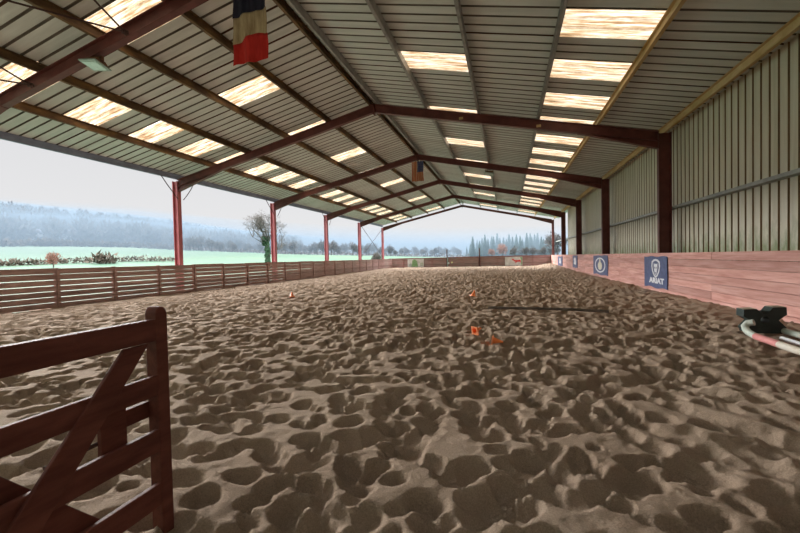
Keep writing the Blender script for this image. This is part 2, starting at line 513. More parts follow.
def text_mesh(txt, size, name, m, parent, at, bold=0.0, sx=1.0):
    cu = bpy.data.curves.new('lettering', 'FONT'); cu.body = txt; cu.size = size * K; cu.align_x = 'CENTER'; cu.extrude = .003; cu.offset = bold
    o = bpy.data.objects.new('tmp', cu); C.objects.link(o)
    dg = bpy.context.evaluated_depsgraph_get()
    me = bpy.data.meshes.new_from_object(o.evaluated_get(dg))
    C.objects.unlink(o); bpy.data.objects.remove(o)
    me.materials.clear(); me.materials.append(m)
    # text x -> -Y, text y -> Z, normal -> -X
    R = Matrix(((0, 0, -1), (-1, 0, 0), (0, 1, 0))).to_4x4()
    me.transform(Matrix.Translation(W(at) - ORG[parent.name]) @ R @ Matrix.Diagonal((sx, 1, 1, 1)))
    q = bpy.data.objects.new(name, me); C.objects.link(q); q.parent = parent
    return q


def ell(cx, cz, rx, rz, n=24, a0=0, a1=2 * math.pi):
    return [(cx + rx * math.cos(a0 + (a1 - a0) * i / n), cz + rz * math.sin(a0 + (a1 - a0) * i / n)) for i in range(n)]


BAN = [(11.12, 1.54, -.10, -.905, 'navy banner with a white crest and lettering, nearest on the pink kickboards'),
       (17.08, 2.45, -.07, -.86, 'navy banner with a pale round emblem, second along the pink kickboards'),
       (23.0, 1.5, -.07, -.75, 'narrow blue banner with a white figure, third along the pink kickboards'),
       (29.2, 2.4, -.13, -.80, 'small blue banner with a pale emblem, farthest along the pink kickboards')]
for i, (yc, wd, z1, z0, lab) in enumerate(BAN):
    bn = thing('banner', lab, 'banner', (3.70, yc, z0), 'banners on the right kickboards')
    mb = MB(); n = 12
    top = [(-wd / 2 + wd * j / n, z1 - .012 * math.sin(j * 1.1)) for j in range(n + 1)]
    bot = [(wd / 2 - wd * j / n, z0 + .02 * math.sin(j * .9)) for j in range(n + 1)]
    mb.prism([(a, b) for a, b in top + bot], lambda p, t: (t, yc - p[0], p[1]), 3.680, 3.690)
    bs = mb.build('sheet', M['navy'], bn)
    zc = (z1 + z0) / 2
    if i == 0:
        # shield-shaped crest with a horse's head inside
        sh = [(-.24, .25), (-.12, .315), (0, .33), (.12, .315), (.24, .25), (.26, .1), (.21, -.06), (.1, -.2), (0, -.25), (-.1, -.2), (-.21, -.06), (-.26, .1)]
        inn = [(a * .78, .04 + (b - .04) * .80) for a, b in sh]
        mb = MB(); zz = zc + .06; yo = yc - .06; q = .84
        for j in range(len(sh)):
            k2 = (j + 1) % len(sh)
            mb.prism([sh[j], sh[k2], inn[k2], inn[j]], lambda p, t: (t, yo - p[0] * 1.1, zz + p[1] * q), 3.674, 3.681)
        mb.build('crest', M['white'], bs)
        mb = MB()
        hd = [(-.11, .2), (-.06, .17), (0, .185), (.06, .17), (.11, .2), (.11, .10), (.09, 0), (.055, -.1), (.04, -.15), (-.04, -.15), (-.055, -.1), (-.09, 0), (-.11, .10)]
        mb.prism(hd, lambda p, t: (t, yo - p[0] * 1.1, zz + p[1] * q), 3.674, 3.681)
        mb.build('horse_head_emblem', M['white'], bs)
        for nm, e in (('eye_mark', (-.045, .06, .018, .03)), ('eye_mark', (.045, .06, .018, .03)), ('muzzle_mark', (0, -.1, .03, .022))):
            mb = MB(); mb.prism(ell(*e, 10), lambda p, t: (t, yo - p[0] * 1.1, zz + p[1] * q), 3.671, 3.675)
            mb.build(nm, M['navy'], bs)
        text_mesh('ARIAT', .185, 'lettering', M['white'], bs, (3.678, yc - .1, z0 + .12), bold=.012, sx=1.85)
    elif i == 1:
        mb = MB(); N = 28
        o_ = ell(0, 0, .88, .31, N); i_ = ell(0, 0, .76, .26, N)
        for j in range(N):
            k2 = (j + 1) % N
            mb.prism([o_[j], o_[k2], i_[k2], i_[j]], lambda p, t: (t, yc - p[0], zc + p[1]), 3.674, 3.681)
        mb.build('emblem_ring', M['white'], bs)
        mb = MB()
        mb.prism(ell(0, -.03, .34, .17, 20), lambda p, t: (t, yc - p[0], zc + p[1]), 3.674, 3.681)
        mb.prism([(-.12, .1), (.12, .1), (.06, .29), (-.06, .29)], lambda p, t: (t, yc - p[0], zc + p[1]), 3.673, 3.681)
        mb.build('emblem', M['cream_print'], bs)
    else:
        mb = MB()
        mb.prism(ell(0, .12, .34, .11, 16), lambda p, t: (t, yc - p[0], zc + p[1]), 3.674, 3.681)
        mb.prism([(-.36, -.14), (.3, -.18), (.42, .05), (-.2, .08)], lambda p, t: (t, yc - p[0], zc + p[1]), 3.674, 3.681)
        mb.build('emblem', M['white'], bs)


# ------------------------------------------------------------------ left board fence
def fence_run(name, label, axis, a0, a1, fixed, ztop, zbot, m, step, seed, gapfn, postw=.09, side=1, skip=None):
    r = random.Random(seed)
    mk = (lambda a, b, d0, d1, z0, z1, mb: mb.box(min(fixed + d0, fixed + d1), max(fixed + d0, fixed + d1), a, b, z0, z1)) if axis == 'y' else \
         (lambda a, b, d0, d1, z0, z1, mb: mb.box(a, b, min(fixed + d0, fixed + d1), max(fixed + d0, fixed + d1), z0, z1))
    at = (fixed, (a0 + a1) / 2, zbot) if axis == 'y' else ((a0 + a1) / 2, fixed, zbot)
    t = thing(name, label, 'fence' if 'fence' in name else 'gate', at)
    n = max(1, round((a1 - a0) / step)); st = (a1 - a0) / n
    for i in range(n):
        p, q = a0 + i * st, a0 + (i + 1) * st
        mb = MB(); z = ztop + r.uniform(-.012, .012); j = 0
        while z > zbot + .02:
            hb = .148 if j < 2 else .136
            zl = max(z - hb, zbot)
            d = r.uniform(0, .008)
            mk(p + .003, q - .003, d * side, (.035 + d) * side, zl, z, mb)
            z = zl - gapfn(j, (p + q) / 2, r); j += 1
        mb.build('board_panel', m, t)
    for i in range(n + 1):
        p = a0 + i * st
        mb = MB(); mk(p - postw / 2, p + postw / 2, .036 * side if i % 4 else -.02 * side, .11 * side, zbot - .12, ztop + .004, mb)
        mb.build('post', m, t)
        mb = MB(); mk(p - .035, p + .035, -.028 * side, .0 * side, zbot + .02, ztop - .03, mb)
        mb.build('batten', m, t)
    return t


def gap_left(j, y, r):
    if j < 1: return .008
    if y < 11.2: return r.choice([.012, .017, .015]) if j > 1 or r.random() < .6 else .008
    if y < 17.5: return [.006, .012, .022, .012, .006, .012, .006][min(j, 6)] if r.random() < .7 else .005
    if y < 24: return .016 if j == 2 and r.random() < .7 else .004
    return .005


fence_run('board_fence', 'long weathered brown board fence with gaps along the open left side', 'y', -.55, 34.4, -11.58, -.065, -1.14, M['fence'], 1.5, 11, gap_left, side=-1)


def gap_end(j, y, r):
    return .006


fence_run('end_fence', 'dark brown board fence closing the far end, left of the tall posts', 'x', -11.2, -5.5, 35.15, -.02, -1.0, M['endboard'], 1.43, 12, gap_end)
fence_run('arena_gate', 'dark brown boarded gate between two tall posts at the far end', 'x', -5.36, -2.56, 35.15, -.0, -.985, M['endboard'], 1.4, 13, gap_end)
fence_run('end_fence', 'dark brown board fence closing the far end, right of the tall posts', 'x', -2.4, 3.7, 35.15, .01, -1.0, M['endboard'], 1.52, 14, gap_end)
# short splayed fence across the left corner
mb = MB()
for j in range(7):
    z1 = -.05 - j * .148
    mb.bar((-11.62, 33.1, 0), (-10.95, 35.08, 0), (0, 0, 1), (.95, -.32, 0), (z1 - .14, z1), (0, .035))
tag(mb.build('corner_fence', M['fence']), 'short splayed board fence across the far left corner', 'fence')
for x, zt_, lab in ((-5.46, .71, 'thin dark tall post at the left of the far gate'), (-2.46, .78, 'thin dark tall post at the right of the far gate')):
    mb = MB(); mb.tube([(x, 35.0, -1.1), (x, 35.0, zt_)], .055, 8)
    tag(mb.build('gate_post', M['rod']), lab, 'post')

# signs on the end fence
s1 = thing('notice_board', 'white picture board with green print on the far fence, left of the gate', 'sign', (-8.53, 35.1, -.9))
mb = MB(); mb.box(-9.33, -7.73, 35.07, 35.1, -.9, -.11); pn = mb.build('panel', M['signface'], s1)
mb = MB(); mb.prism([(-8.95, -.85), (-8.3, -.85), (-8.4, -.3), (-8.6, -.15), (-8.85, -.25)], lambda p, t: (p[0], t, p[1]), 35.06, 35.071); mb.build('green_print', M['signgreen'], pn)
mb = MB(); mb.prism([(-9.2, -.86), (-8.9, -.86), (-8.88, -.6), (-9.0, -.5), (-9.2, -.65)], lambda p, t: (p[0], t, p[1]), 35.06, 35.071)
mb.prism([(-8.1, -.82), (-7.8, -.82), (-7.82, -.45), (-8.08, -.5)], lambda p, t: (p[0], t, p[1]), 35.06, 35.071); mb.build('grey_print', M['pic'], pn)
s2 = thing('notice_board', 'white board with a red running horse on the far fence, right of the gate', 'sign', (.55, 35.1, -.85))
mb = MB(); mb.box(-.2, 1.3, 35.07, 35.1, -.88, -.1); pn = mb.build('panel', M['signface'], s2)
horse = [(.42, -.28), (.5, -.25), (.56, -.33), (.7, -.40), (.95, -.40), (1.08, -.36), (1.2, -.44), (1.12, -.48), (1.22, -.62), (1.14, -.62), (1.02, -.53), (.92, -.56), (.84, -.55), (.72, -.68), (.66, -.66), (.72, -.55), (.62, -.52), (.54, -.44), (.46, -.40), (.40, -.36)]
mb = MB(); mb.prism(horse, lambda p, t: (p[0], t, p[1]), 35.055, 35.071); mb.build('red_horse', M['signred'], pn)
mb = MB(); mb.prism([(1.18, -.82), (1.28, -.82), (1.28, -.15), (1.1, -.12), (1.2, -.4)], lambda p, t: (p[0], t, p[1]), 35.06, 35.071); mb.build('green_print', M['signgreen'], pn)
for x, z, m, lab in ((-5.34, -.56, 'white', 'small round white disc on the far gate'), (-5.02, -.51, 'signyellow', 'small round yellow disc on the far gate')):
    mb = MB(); mb.prism(ell(x, z, .085, .085, 14), lambda p, t: (p[0], t, p[1]), 35.1, 35.125)
    tag(mb.build('marker_disc', M[m]), lab, 'marker')

# ------------------------------------------------------------------ sand floor with hoof prints
def vnoise(x, y, seed):
    xi = np.floor(x).astype(int); yi = np.floor(y).astype(int); fx = x - xi; fy = y - yi
    fx = fx * fx * (3 - 2 * fx); fy = fy * fy * (3 - 2 * fy)
    hsh = lambda a, b: np.modf(np.abs(np.sin(a * 127.1 + b * 311.7 + seed * 74.7) * 43758.5453))[0]
    return (hsh(xi, yi) * (1 - fx) + hsh(xi + 1, yi) * fx) * (1 - fy) + (hsh(xi, yi + 1) * (1 - fx) + hsh(xi + 1, yi + 1) * fx) * fy


def sand():
    xs = np.concatenate([np.arange(-11.75, -4.5, .042), np.arange(-4.5, 2.6, .0155), np.arange(2.6, 3.79, .022)])
    ys = [-.6]
    while ys[-1] < 35.3:
        y = ys[-1]
        ys.append(y + (.06 if y < .5 else .0135 * max(1, y / 2.6)))
    ys = np.array(ys)
    X, Y = np.meshgrid(xs, ys)
    H = .012 + (vnoise(X * 2.1, Y * 2.1, 2) - .5) * .02
    rs = np.random.RandomState(4)
    ns = 36000
    px = rs.uniform(-11.7, 3.75, ns); py = rs.uniform(.3, 35.2, ns)
    for a, b in zip(px, py):
        ra = .045 + .072 * rs.uniform(0, 1); rb = ra * rs.uniform(.58, .9); th = rs.normal(0, .8); dep = ra * rs.uniform(.35, 1.05)
        if a > 3.0 or a < -11.2: dep *= .6
        t1, t2 = rs.uniform(-.3, .3, 2)
        R = ra * 1.5
        j0, j1 = np.searchsorted(xs, (a - R, a + R)); i0, i1 = np.searchsorted(ys, (b - R, b + R))
        if j1 - j0 < 2 or i1 - i0 < 1: continue
        x = X[i0:i1, j0:j1] - a; y = Y[i0:i1, j0:j1] - b
        u = (x * math.cos(th) + y * math.sin(th)) / ra; v = (-x * math.sin(th) + y * math.cos(th)) / rb
        u = u + .25 * v * v * t1
        rr = u * u + v * v
        bowl = -dep * (1 - t1 * u - t2 * v) + (dep + .010) * (.35 * rr + .65 * rr * rr)
        h = H[i0:i1, j0:j1]
        k = .003                                  # soft minimum: crests stay rounded
        e = np.clip(.5 + .5 * (h - bowl) / k, 0, 1)
        H[i0:i1, j0:j1] = h * (1 - e) + bowl * e - k * e * (1 - e)
    H += (vnoise(X * 1.1, Y * 1.1, 1) - .5) * .06
    # dragged grooves on the right foreground
    for (xa, ya, xb, yb, wd, dp) in [(.95, 3.2, 2.0, 2.15, .05, .035), (1.3, 3.6, 2.5, 2.5, .05, .035), (.7, 2.75, 1.6, 1.95, .08, .03), (1.7, 4.3, 2.9, 3.2, .05, .03)]:
        d = Vector((xb - xa, yb - ya)); L = d.length; d /= L
        s = (X - xa) * d.x + (Y - ya) * d.y; q = -(X - xa) * d.y + (Y - ya) * d.x
        m = np.clip(np.minimum(s, L - s) / .25, 0, 1)
        fl = m * np.exp(-(q / .22) ** 2) * .55
        H = H * (1 - fl)
        H += m * (-dp * np.exp(-(q / wd) ** 2) + dp * .7 * np.exp(-((q - wd * 2.2) / wd) ** 2))
    base = -1.085 + .13 * np.clip((Y - 20) / 14, 0, 1) ** 1.5
    base += (.10 + .10 * np.clip((Y - 12) / 20, 0, 1)) * np.exp(-((3.75 - X) / .9) ** 2)
    base += -.03 * np.exp(-((X + 11.6) / .8) ** 2) * np.clip((26 - Y) / 10, 0, 1)
    base += .05 * np.exp(-((35.1 - Y) / .6) ** 2)
    H += (vnoise(X * 17, Y * 17, 5) - .5) * .010 + (vnoise(X * 41, Y * 41, 6) - .5) * .005
    Z = base + H
    ny, nx = X.shape
    co = np.stack([X * K, Y * K, (Z + EYE) * K], -1).reshape(-1, 3)
    idx = np.arange(ny * nx).reshape(ny, nx)
    q = np.stack([idx[:-1, :-1], idx[:-1, 1:], idx[1:, 1:], idx[1:, :-1]], -1).reshape(-1, 4)
    me = bpy.data.meshes.new('floor')
    me.vertices.add(len(co)); me.vertices.foreach_set('co', co.ravel())
    me.loops.add(q.size); me.loops.foreach_set('vertex_index', q.ravel().astype(np.int32))
    me.polygons.add(len(q)); me.polygons.foreach_set('loop_start', np.arange(0, q.size, 4, dtype=np.int32))
    me.polygons.foreach_set('use_smooth', np.ones(len(q), dtype=bool))
    me.materials.append(M['sand']); me.update(calc_edges=True)
    o = bpy.data.objects.new('floor', me); C.objects.link(o); struct(o)

    def hz(x, y):
        i0, i1 = np.searchsorted(ys, (y - .07, y + .07)); j0, j1 = np.searchsorted(xs, (x - .07, x + .07))
        return float(np.percentile(Z[i0:i1 + 1, j0:j1 + 1], 80))
    return hz


sand_z = sand()

# ------------------------------------------------------------------ near gate
gt = thing('wooden_gate', 'dark varnished wooden field gate standing open in the near left corner', 'gate', (-1.39, 1.19, -1.12))
gx = -1.37
G = lambda p, t: (t, 1.14 - p[0], p[1])
mb = MB(); mb.prism([(-.078, -1.13), (-.078, -.205), (-.068, -.182), (-.058, -.176), (-.043, -.176), (-.033, -.182), (-.026, -.2), (-.026, -1.13)], G, gx - .057, gx + .004)
mb.build('stile', M['gate'], gt, bevel=.006)
GL = 1.12
for z1, z0 in ((-.226, -.314), (-.453, -.536), (-.675, -.765), (-.895, -.987)):
    mb = MB(); mb.prism([(-.03, z0), (GL, z0), (GL, z1), (-.03, z1)], G, gx - (.036 if z1 > -.3 else .022), gx)
    mb.build('rail', M['gate'], gt, bevel=.004)
mb = MB(); mb.prism([(.112, -.314), (.014, -.314), (.527, -.985), (.655, -.985)], G, gx - .004, gx + .012); mb.build('brace', M['gate'], gt, bevel=.003)
mb = MB(); mb.prism([(.768, -.226), (.878, -.226), (.228, -.985), (.118, -.985)], G, gx - .056, gx - .036); mb.build('brace', M['gate'], gt, bevel=.003)
mb = MB(); mb.prism([(.172, -.765), (.078, -.765), (.078, -.455), (.172, -.455)], G, gx - .058, gx - .036); mb.build('batten', M['gate'], gt, bevel=.003)
mb = MB(); mb.prism([(.1, -.63), (-.03, -.63), (-.03, -.565), (.1, -.565)], G, gx - .075, gx - .052); mb.build('latch_board', M['gate'], gt, bevel=.003)
mb = MB(); mb.tube([(gx - .06, 1.14 - .07, -.645), (gx - .06, 1.14 - .33, -.648)], .008, 8); mb.build('latch_rod', M['rod'], gt)
mb = MB(); mb.box(gx - .057, gx + .004, 1.14 - GL - .07, 1.14 - GL + .0, -1.13, -.17); mb.build('stile', M['gate'], gt, bevel=.006)


# ------------------------------------------------------------------ loose kit on the sand
def cone(label, x, y, rotx, rotz, z=None, h=.175, r=.058, lift=0, upright=False):
    h *= .78; r *= .78; lift *= .78
    zz = sand_z(x, y) if z is None else z
    t = thing('marker_cone', label, 'cone', (x, y, zz + lift), 'orange marker cones')
    mb = MB(); n = 24
    def ring(rr, hh): return [(rr * math.cos(2 * math.pi * k / n) * K, rr * math.sin(2 * math.pi * k / n) * K, hh * K) for k in range(n)]
    R = [ring(r, .012), ring(r * .55, h * .55), ring(r * .27, h * .96), ring(r * .2, h), ring(r * .1, h * .97), ring(r * .2, h * .9), ring(r * .88, .004)]
    for a in range(len(R) - 1):
        o = len(mb.v); mb.v += R[a] + R[a + 1]
        for k in range(n):
            mb.f.append((o + k, o + (k + 1) % n, o + n + (k + 1) % n, o + n + k)); mb.m.append(0)
    b2 = MB(); s = r * 1.25 * K
    N = 24
    for k in range(N):          # square foot with a round opening
        a0, a1 = 2 * math.pi * k / N, 2 * math.pi * (k + 1) / N
        def sq(a):
            c, q = math.cos(a), math.sin(a); f = s / max(abs(c), abs(q)); return (c * f, q * f)
        rr = r * .9 * K; th = .014 * K
        P = [(rr * math.cos(a0), rr * math.sin(a0)), sq(a0), sq(a1), (rr * math.cos(a1), rr * math.sin(a1))]
        o = len(b2.v); b2.v += [(p[0], p[1], 0) for p in P] + [(p[0], p[1], th) for p in P]
        b2.f += [(o, o + 3, o + 2, o + 1), (o + 4, o + 5, o + 6, o + 7), (o + 1, o + 2, o + 6, o + 5), (o + 3, o, o + 4, o + 7)]; b2.m += [0] * 4
    xf = Matrix.Translation(ORG[t.name]) @ Matrix.Rotation(rotz, 4, 'Z') @ Matrix.Rotation(rotx, 4, 'Y')
    mb.build('cone_body', M['cone'], t, raw=True, xf=xf, smooth=True)
    b2.build('cone_base', M['conebase'], t, raw=True, xf=xf)
    return t


R90 = math.radians(97)
cone('orange marker cone tipped over with its square foot showing, left of the tipped pair', -.45, 5.20, math.radians(80), math.radians(52), lift=.07)
cone('orange marker cone lying flat with its tip to the right, nearest the camera', -.20, 4.80, R90, math.radians(-5), lift=.09)
cone('small orange marker cone beyond the dark pole end, middle distance', -.88, 9.95, math.radians(15), .4, lift=.0, h=.20, r=.085)
cone('small orange marker cone alone on the left of the sand', -6.12, 9.65, math.radians(20), 2.2, lift=.0, h=.20, r=.085)

mb = MB()
n = 14
pts = [(-.38 + (2.14) * k / n, 7.66 - .12 * k / n, -1.03 - (.025 if k > 10 else 0) * (k - 10) / 4) for k in range(n + 1)]
mb.tube(pts, .026, 12)
tag(mb.build('ground_pole', M['darkpole'], smooth=False), 'long dark ground pole half sunk in the sand beyond the tipped cones', 'pole')


def striped_pole(label, path, r, cuts):
    """path: list of points; cuts: [(part name, material, i0, i1)] spans of the path."""
    t = thing('jump_pole', label, 'pole', path[len(path) // 2], 'jump poles by the block')
    for i, (nm, m, a, b) in enumerate(cuts):
        mb = MB(); mb.tube(path[a:b + 1], r, 14)
        o = mb.build(nm, M[m], t)
        if nm == 'painted_band': o['label'] = 'pink painted band'
    return t


P1 = [(2.87, 5.52, -.875), (2.83, 5.56, -.89), (2.80, 5.56, -.93), (2.79, 5.52, -.965), (2.78, 5.45, -.985), (2.765, 5.28, -1.0), (2.75, 4.86, -1.0), (2.735, 3.6, -1.0)]
striped_pole('white jump pole with a pink band and bent end, in front of the dark block', P1, .038, [('pale_end', 'polemint', 0, 5), ('painted_band', 'polepink', 5, 6), ('shaft', 'polewhite', 6, 7)])
striped_pole('whitish jump pole coming out from under the dark block, nearer the kickboards', [(3.22, 5.72, -.985), (3.21, 5.3, -.985), (3.18, 3.7, -.985)], .037, [('pale_end', 'polemint', 0, 1), ('shaft', 'polewhite', 1, 2)])
striped_pole('slim white jump pole lying between the other two beside the block', [(2.99, 5.25, -1.01), (2.95, 3.6, -1.01)], .027, [('shaft', 'white', 0, 1)])

# jump block: pads, waist with a round hole, flared foot
jb = thing('jump_block', 'dark green plastic jump block with two pads, beside the pink kickboards', 'jump block', (3.0, 5.75, -1.04))
cx, cz, hr = .25, .19, .05
Lp = [(cx, 0), (.04, 0), (.02, .07), (.10, .17), (.0, .235), (.0, .335), (.155, .345), (.20, .30), (cx, .29)]
Rp = [(cx, .29), (.30, .31), (.345, .37), (.50, .375), (.505, .27), (.41, .19), (.50, .09), (.52, 0), (cx, 0)]
la = [(cx + hr * math.cos(a), cz + hr * math.sin(a)) for a in [math.radians(90 + 180 * i / 10) for i in range(11)]]
ra = [(cx + hr * math.cos(a), cz + hr * math.sin(a)) for a in [math.radians(270 + 180 * i / 10) for i in range(11)]]
J = lambda p, t: (2.81 + p[0] * .85, t, -1.02 + p[1] * .86)
ya, yb = 5.6, 5.76
mb = MB()
for poly in (Lp + la, Rp + ra):
    n = len(poly)
    mb.add([J(p, ya) for p in poly] + [J(p, yb) for p in poly],
           [tuple(range(n)), tuple(range(n, 2 * n))[::-1]] + [(i, n + i, n + (i + 1) % n, (i + 1) % n) for i in range(n)
                                                             if not (abs(poly[i][0] - cx) < 1e-6 and abs(poly[(i + 1) % n][0] - cx) < 1e-6)])
jbody = mb.build('body', M['block'], jb, recalc=True)
mb = MB(); mb.prism([(.004, .336), (.152, .346), (.152, .351), (.004, .341)], J, ya + .01, yb - .01)
mb.build('pad_top', M['blocktop'], jbody)['label'] = 'pale painted-lit top of the left pad'
mb = MB(); mb.prism([(.35, .371), (.497, .376), (.497, .382), (.35, .377)], J, ya + .01, yb - .01)
mb.build('pad_top', M['blocktop'], jbody)['label'] = 'pale painted-lit top of the right pad'

# ------------------------------------------------------------------ hanging flags
def cloth(mb, x0, x1, z1, z0, y, amp, ph, ncol, nrow, mi, edge=lambda u: 0, th=.006, etop=lambda u: 0):
    def p(u, v, s):
        x = x0 + (x1 - x0) * u + .012 * math.sin(v * 3 + ph)
        za = z1 + etop(u); zb = z0 + edge(u)
        z = za + (zb - za) * v
        yy = y + amp * math.sin(u * 9 + ph + z * 1.7) + amp * .6 * math.sin(u * 17 + z * 3)
        return (x, yy + s * th, z)
    o = len(mb.v)
    for s in (-.5, .5):
        for j in range(nrow + 1):
            for i in range(ncol + 1):
                mb.v.append(p(i / ncol, j / nrow, s))
    n = (ncol + 1) * (nrow + 1)
    ix = lambda i, j, s: o + s * n + j * (ncol + 1) + i
    for j in range(nrow):
        for i in range(ncol):
            mb.f.append((ix(i, j, 0), ix(i, j + 1, 0), ix(i + 1, j + 1, 0), ix(i + 1, j, 0)))
            mb.f.append((ix(i, j, 1), ix(i + 1, j, 1), ix(i + 1, j + 1, 1), ix(i, j + 1, 1)))
            mb.m += [mi] * 2
    for j in range(nrow):
        for i in (0, ncol):
            mb.f.append((ix(i, j, 0), ix(i, j, 1), ix(i, j + 1, 1), ix(i, j + 1, 0))); mb.m.append(mi)
    for i in range(ncol):
        for j in (0, nrow):
            mb.f.append((ix(i, j, 0), ix(i + 1, j, 0), ix(i + 1, j, 1), ix(i, j, 1))); mb.m.append(mi)


ff = thing('tricolour_flag', 'navy, dingy white and red flag hanging high near the camera', 'flag', (-3.9, 5.07, 3.2))
for nm, m, a, b, e, et in (('navy_band', 'flagnavy', 4.5, 4.0, lambda u: .05 * u - .03, lambda u: 0),
                           ('white_band', 'flagcream', 4.0, 3.62, lambda u: .04 * math.sin(u * 4.2 - 1.2) + .05 * u - .04, lambda u: .05 * u - .03),
                           ('red_band', 'flagred', 3.62, 3.235, lambda u: .02 * math.sin(u * 7) + .03 * u - .02, lambda u: .04 * math.sin(u * 4.2 - 1.2) + .05 * u - .04)):
    mb = MB(); cloth(mb, -4.15, -3.53, a - .09, b - .09, 5.07, .022, .6, 28, 10, 0, e, etop=et); mb.build(nm, M[m], ff, smooth=True)
mb = MB(); mb.tube([(-4.19, 5.07, 4.415), (-3.49, 5.07, 4.415)], .012, 6); mb.build('hanging_rod', M['rod'], ff)

uf = thing('striped_flag', 'faded orange striped flag with blue corner hanging from a roof apex', 'flag', (-3.97, 17.05, 3.55))
x0, x1 = -4.24, -3.69
sw = (x1 - x0) / 13
for k in range(13):
    mb = MB(); zt_ = 4.5 if k < 6 else 4.0
    cloth(mb, x0 + k * sw, x0 + (k + 1) * sw, zt_, 3.575 + .01 * math.sin(k), 17.05 + .012 * math.sin(k * 1.1), .004, k * .4, 2, 8, 0)
    o = mb.build('red_stripe' if k % 2 == 0 else 'white_stripe', M['usred' if k % 2 == 0 else 'uswhite'], uf)
mb = MB(); cloth(mb, x0 + 6 * sw, x1, 4.5, 4.0, 17.05, .008, .3, 10, 8, 0); uc = mb.build('blue_canton', M['usblue'], uf)
mb = MB()
for a in range(5):
    for b in range(6):
        xx = x0 + 6 * sw + .04 + a * .052; zz = 4.45 - b * .08
        st = [(xx + (.012 if q % 2 == 0 else .005) * math.sin(q * math.pi / 5), zz + (.012 if q % 2 == 0 else .005) * math.cos(q * math.pi / 5)) for q in range(10)]
        mb.prism(st, lambda p, t: (p[0], t, p[1]), 17.028, 17.034)
mb.build('star_pattern', M['uswhite'], uc)

# ------------------------------------------------------------------ floodlights
def floodlight(label, x, y, w, d, h, zdrop):
    z = zraf(x) - .26 - zdrop
    t = thing('floodlight', label, 'floodlight', (x, y, z))
    tilt = Matrix.Translation(W((x, y, z))) @ Matrix.Rotation(math.radians(-14), 4, 'X') @ Matrix.Rotation(math.radians(10), 4, 'Y')
    k = K
    mb = MB(); mb.add([(a * w / 2 * k * q, b * d / 2 * k * q, c) for c, q in ((0, 1), (h * k, .6)) for a, b in ((-1, -1), (1, -1), (1, 1), (-1, 1))],
                      [(3, 2, 1, 0), (4, 5, 6, 7), (0, 1, 5, 4), (1, 2, 6, 5), (2, 3, 7, 6), (3, 0, 4, 7)])
    hs = mb.build('housing', M['lampbody'], t, raw=True, xf=tilt)
    mb = MB(); q = .02 * k
    mb.box(-w / 2 * k - q, w / 2 * k + q, -d / 2 * k - q, d / 2 * k + q, -.022 * k, -.001)
    mb.build('rim', M['lamprim'], hs, raw=True, xf=tilt)
    mb = MB(); mb.box(-w / 2 * k * .84, w / 2 * k * .84, -d / 2 * k * .8, d / 2 * k * .8, -.032 * k, -.021 * k)
    mb.build('glass', M['lens'], hs, raw=True, xf=tilt)
    mb = MB()
    for s in (-1, 1):
        mb.bar((x + s * w * .42, y, z + .03), (x + s * w * .42, y, z + zdrop - .0), (1, 0, 0), (0, 1, 0), (-.012, .012), (-.03, .03))
    mb.bar((x - w * .44, y, z + zdrop - .01 + .098 * w * 0), (x + w * .44, y, z + zdrop - .01), (0, 0, 1), (0, 1, 0), (-.012, .0), (-.03, .03))
    mb.build('bracket', M['lampbody'], t)


floodlight('pale glass floodlight hung under the roof beam at the upper left', -7.33, 5.2, .42, .26, .10, .12)
floodlight('small pale floodlight under a roof beam left of the right skylights', -.72, 17.2, .4, .26, .12, .2)

# ------------------------------------------------------------------ outside: land, hedges, trees, haze
AZ = [-180, -80, -62, -58, -52, -47, -40.5, -31, -23, -16, -10, 0, 12, 40, 90, 180]
EF = [.0, .036, .037, .038, .036, .030, .024, .015, .010, .005, .000, -.004, -.006, -.006, 0, 0]
EH = [.02, .098, .096, .090, .084, .074, .056, .036, .022, .014, .008, .004, .002, .002, .01, .02]


def terr(x, y):
    Rr = max(math.hypot(x, y), .1); az = math.degrees(math.atan2(x, y))
    ef = np.interp(az, AZ, EF); eh = np.interp(az, AZ, EH)
    e0 = -1.43 / 26
    if Rr < 150: e = e0 + (ef - e0) * min(1, max(0, (Rr - 26) / 124)) ** .8
    elif Rr < 190: e = ef
    else: e = ef + (eh - ef) * min(1, (Rr - 190) / 260)
    zR = 1.43 + e * Rr
    dx = max(-12.3 * K - x, x - 4.4 * K, 0); dy = max(-1.0 * K - y, y - 35.6 * K, 0)
    D = math.hypot(dx, dy); w = min(1, max(0, (D - 1.5) / 22)); w = w * w * (3 - 2 * w)
    return -.16 * (1 - w) + w * zR


radii = [1, 6, 12, 18, 22, 26, 30, 35, 40, 46, 50, 56, 63, 70, 80, 90, 100, 115, 130, 150, 170, 190, 205, 220, 260, 300, 350, 400, 450, 520, 640]
NA = 180
M['litter'] = mat('leaf_litter', two((.05, .04, .032), (.085, .07, .055)), (.2, .2, .2), .95)
for nm, m, i0, i1 in (('field', 'grass', 0, 22), ('hillside', 'litter', 22, len(radii) - 1)):
    mb = MB()
    for rr in radii[i0:i1 + 1]:
        for k in range(NA):
            a = 2 * math.pi * k / NA
            x, y = rr * math.sin(a), rr * math.cos(a)
            mb.v.append((x, y, terr(x, y)))
    for i in range(i1 - i0):
        for k in range(NA):
            mb.f.append((i * NA + k, (i + 1) * NA + k, (i + 1) * NA + (k + 1) % NA, i * NA + (k + 1) % NA)); mb.m.append(0)
    struct(mb.build(nm, M[m], raw=True, smooth=True, recalc=False))


def at_px(az_deg, R): return (R * math.sin(math.radians(az_deg)), R * math.cos(math.radians(az_deg)))


def px_az(x): return math.degrees(math.atan2(x - 400, 372)) - 16.1


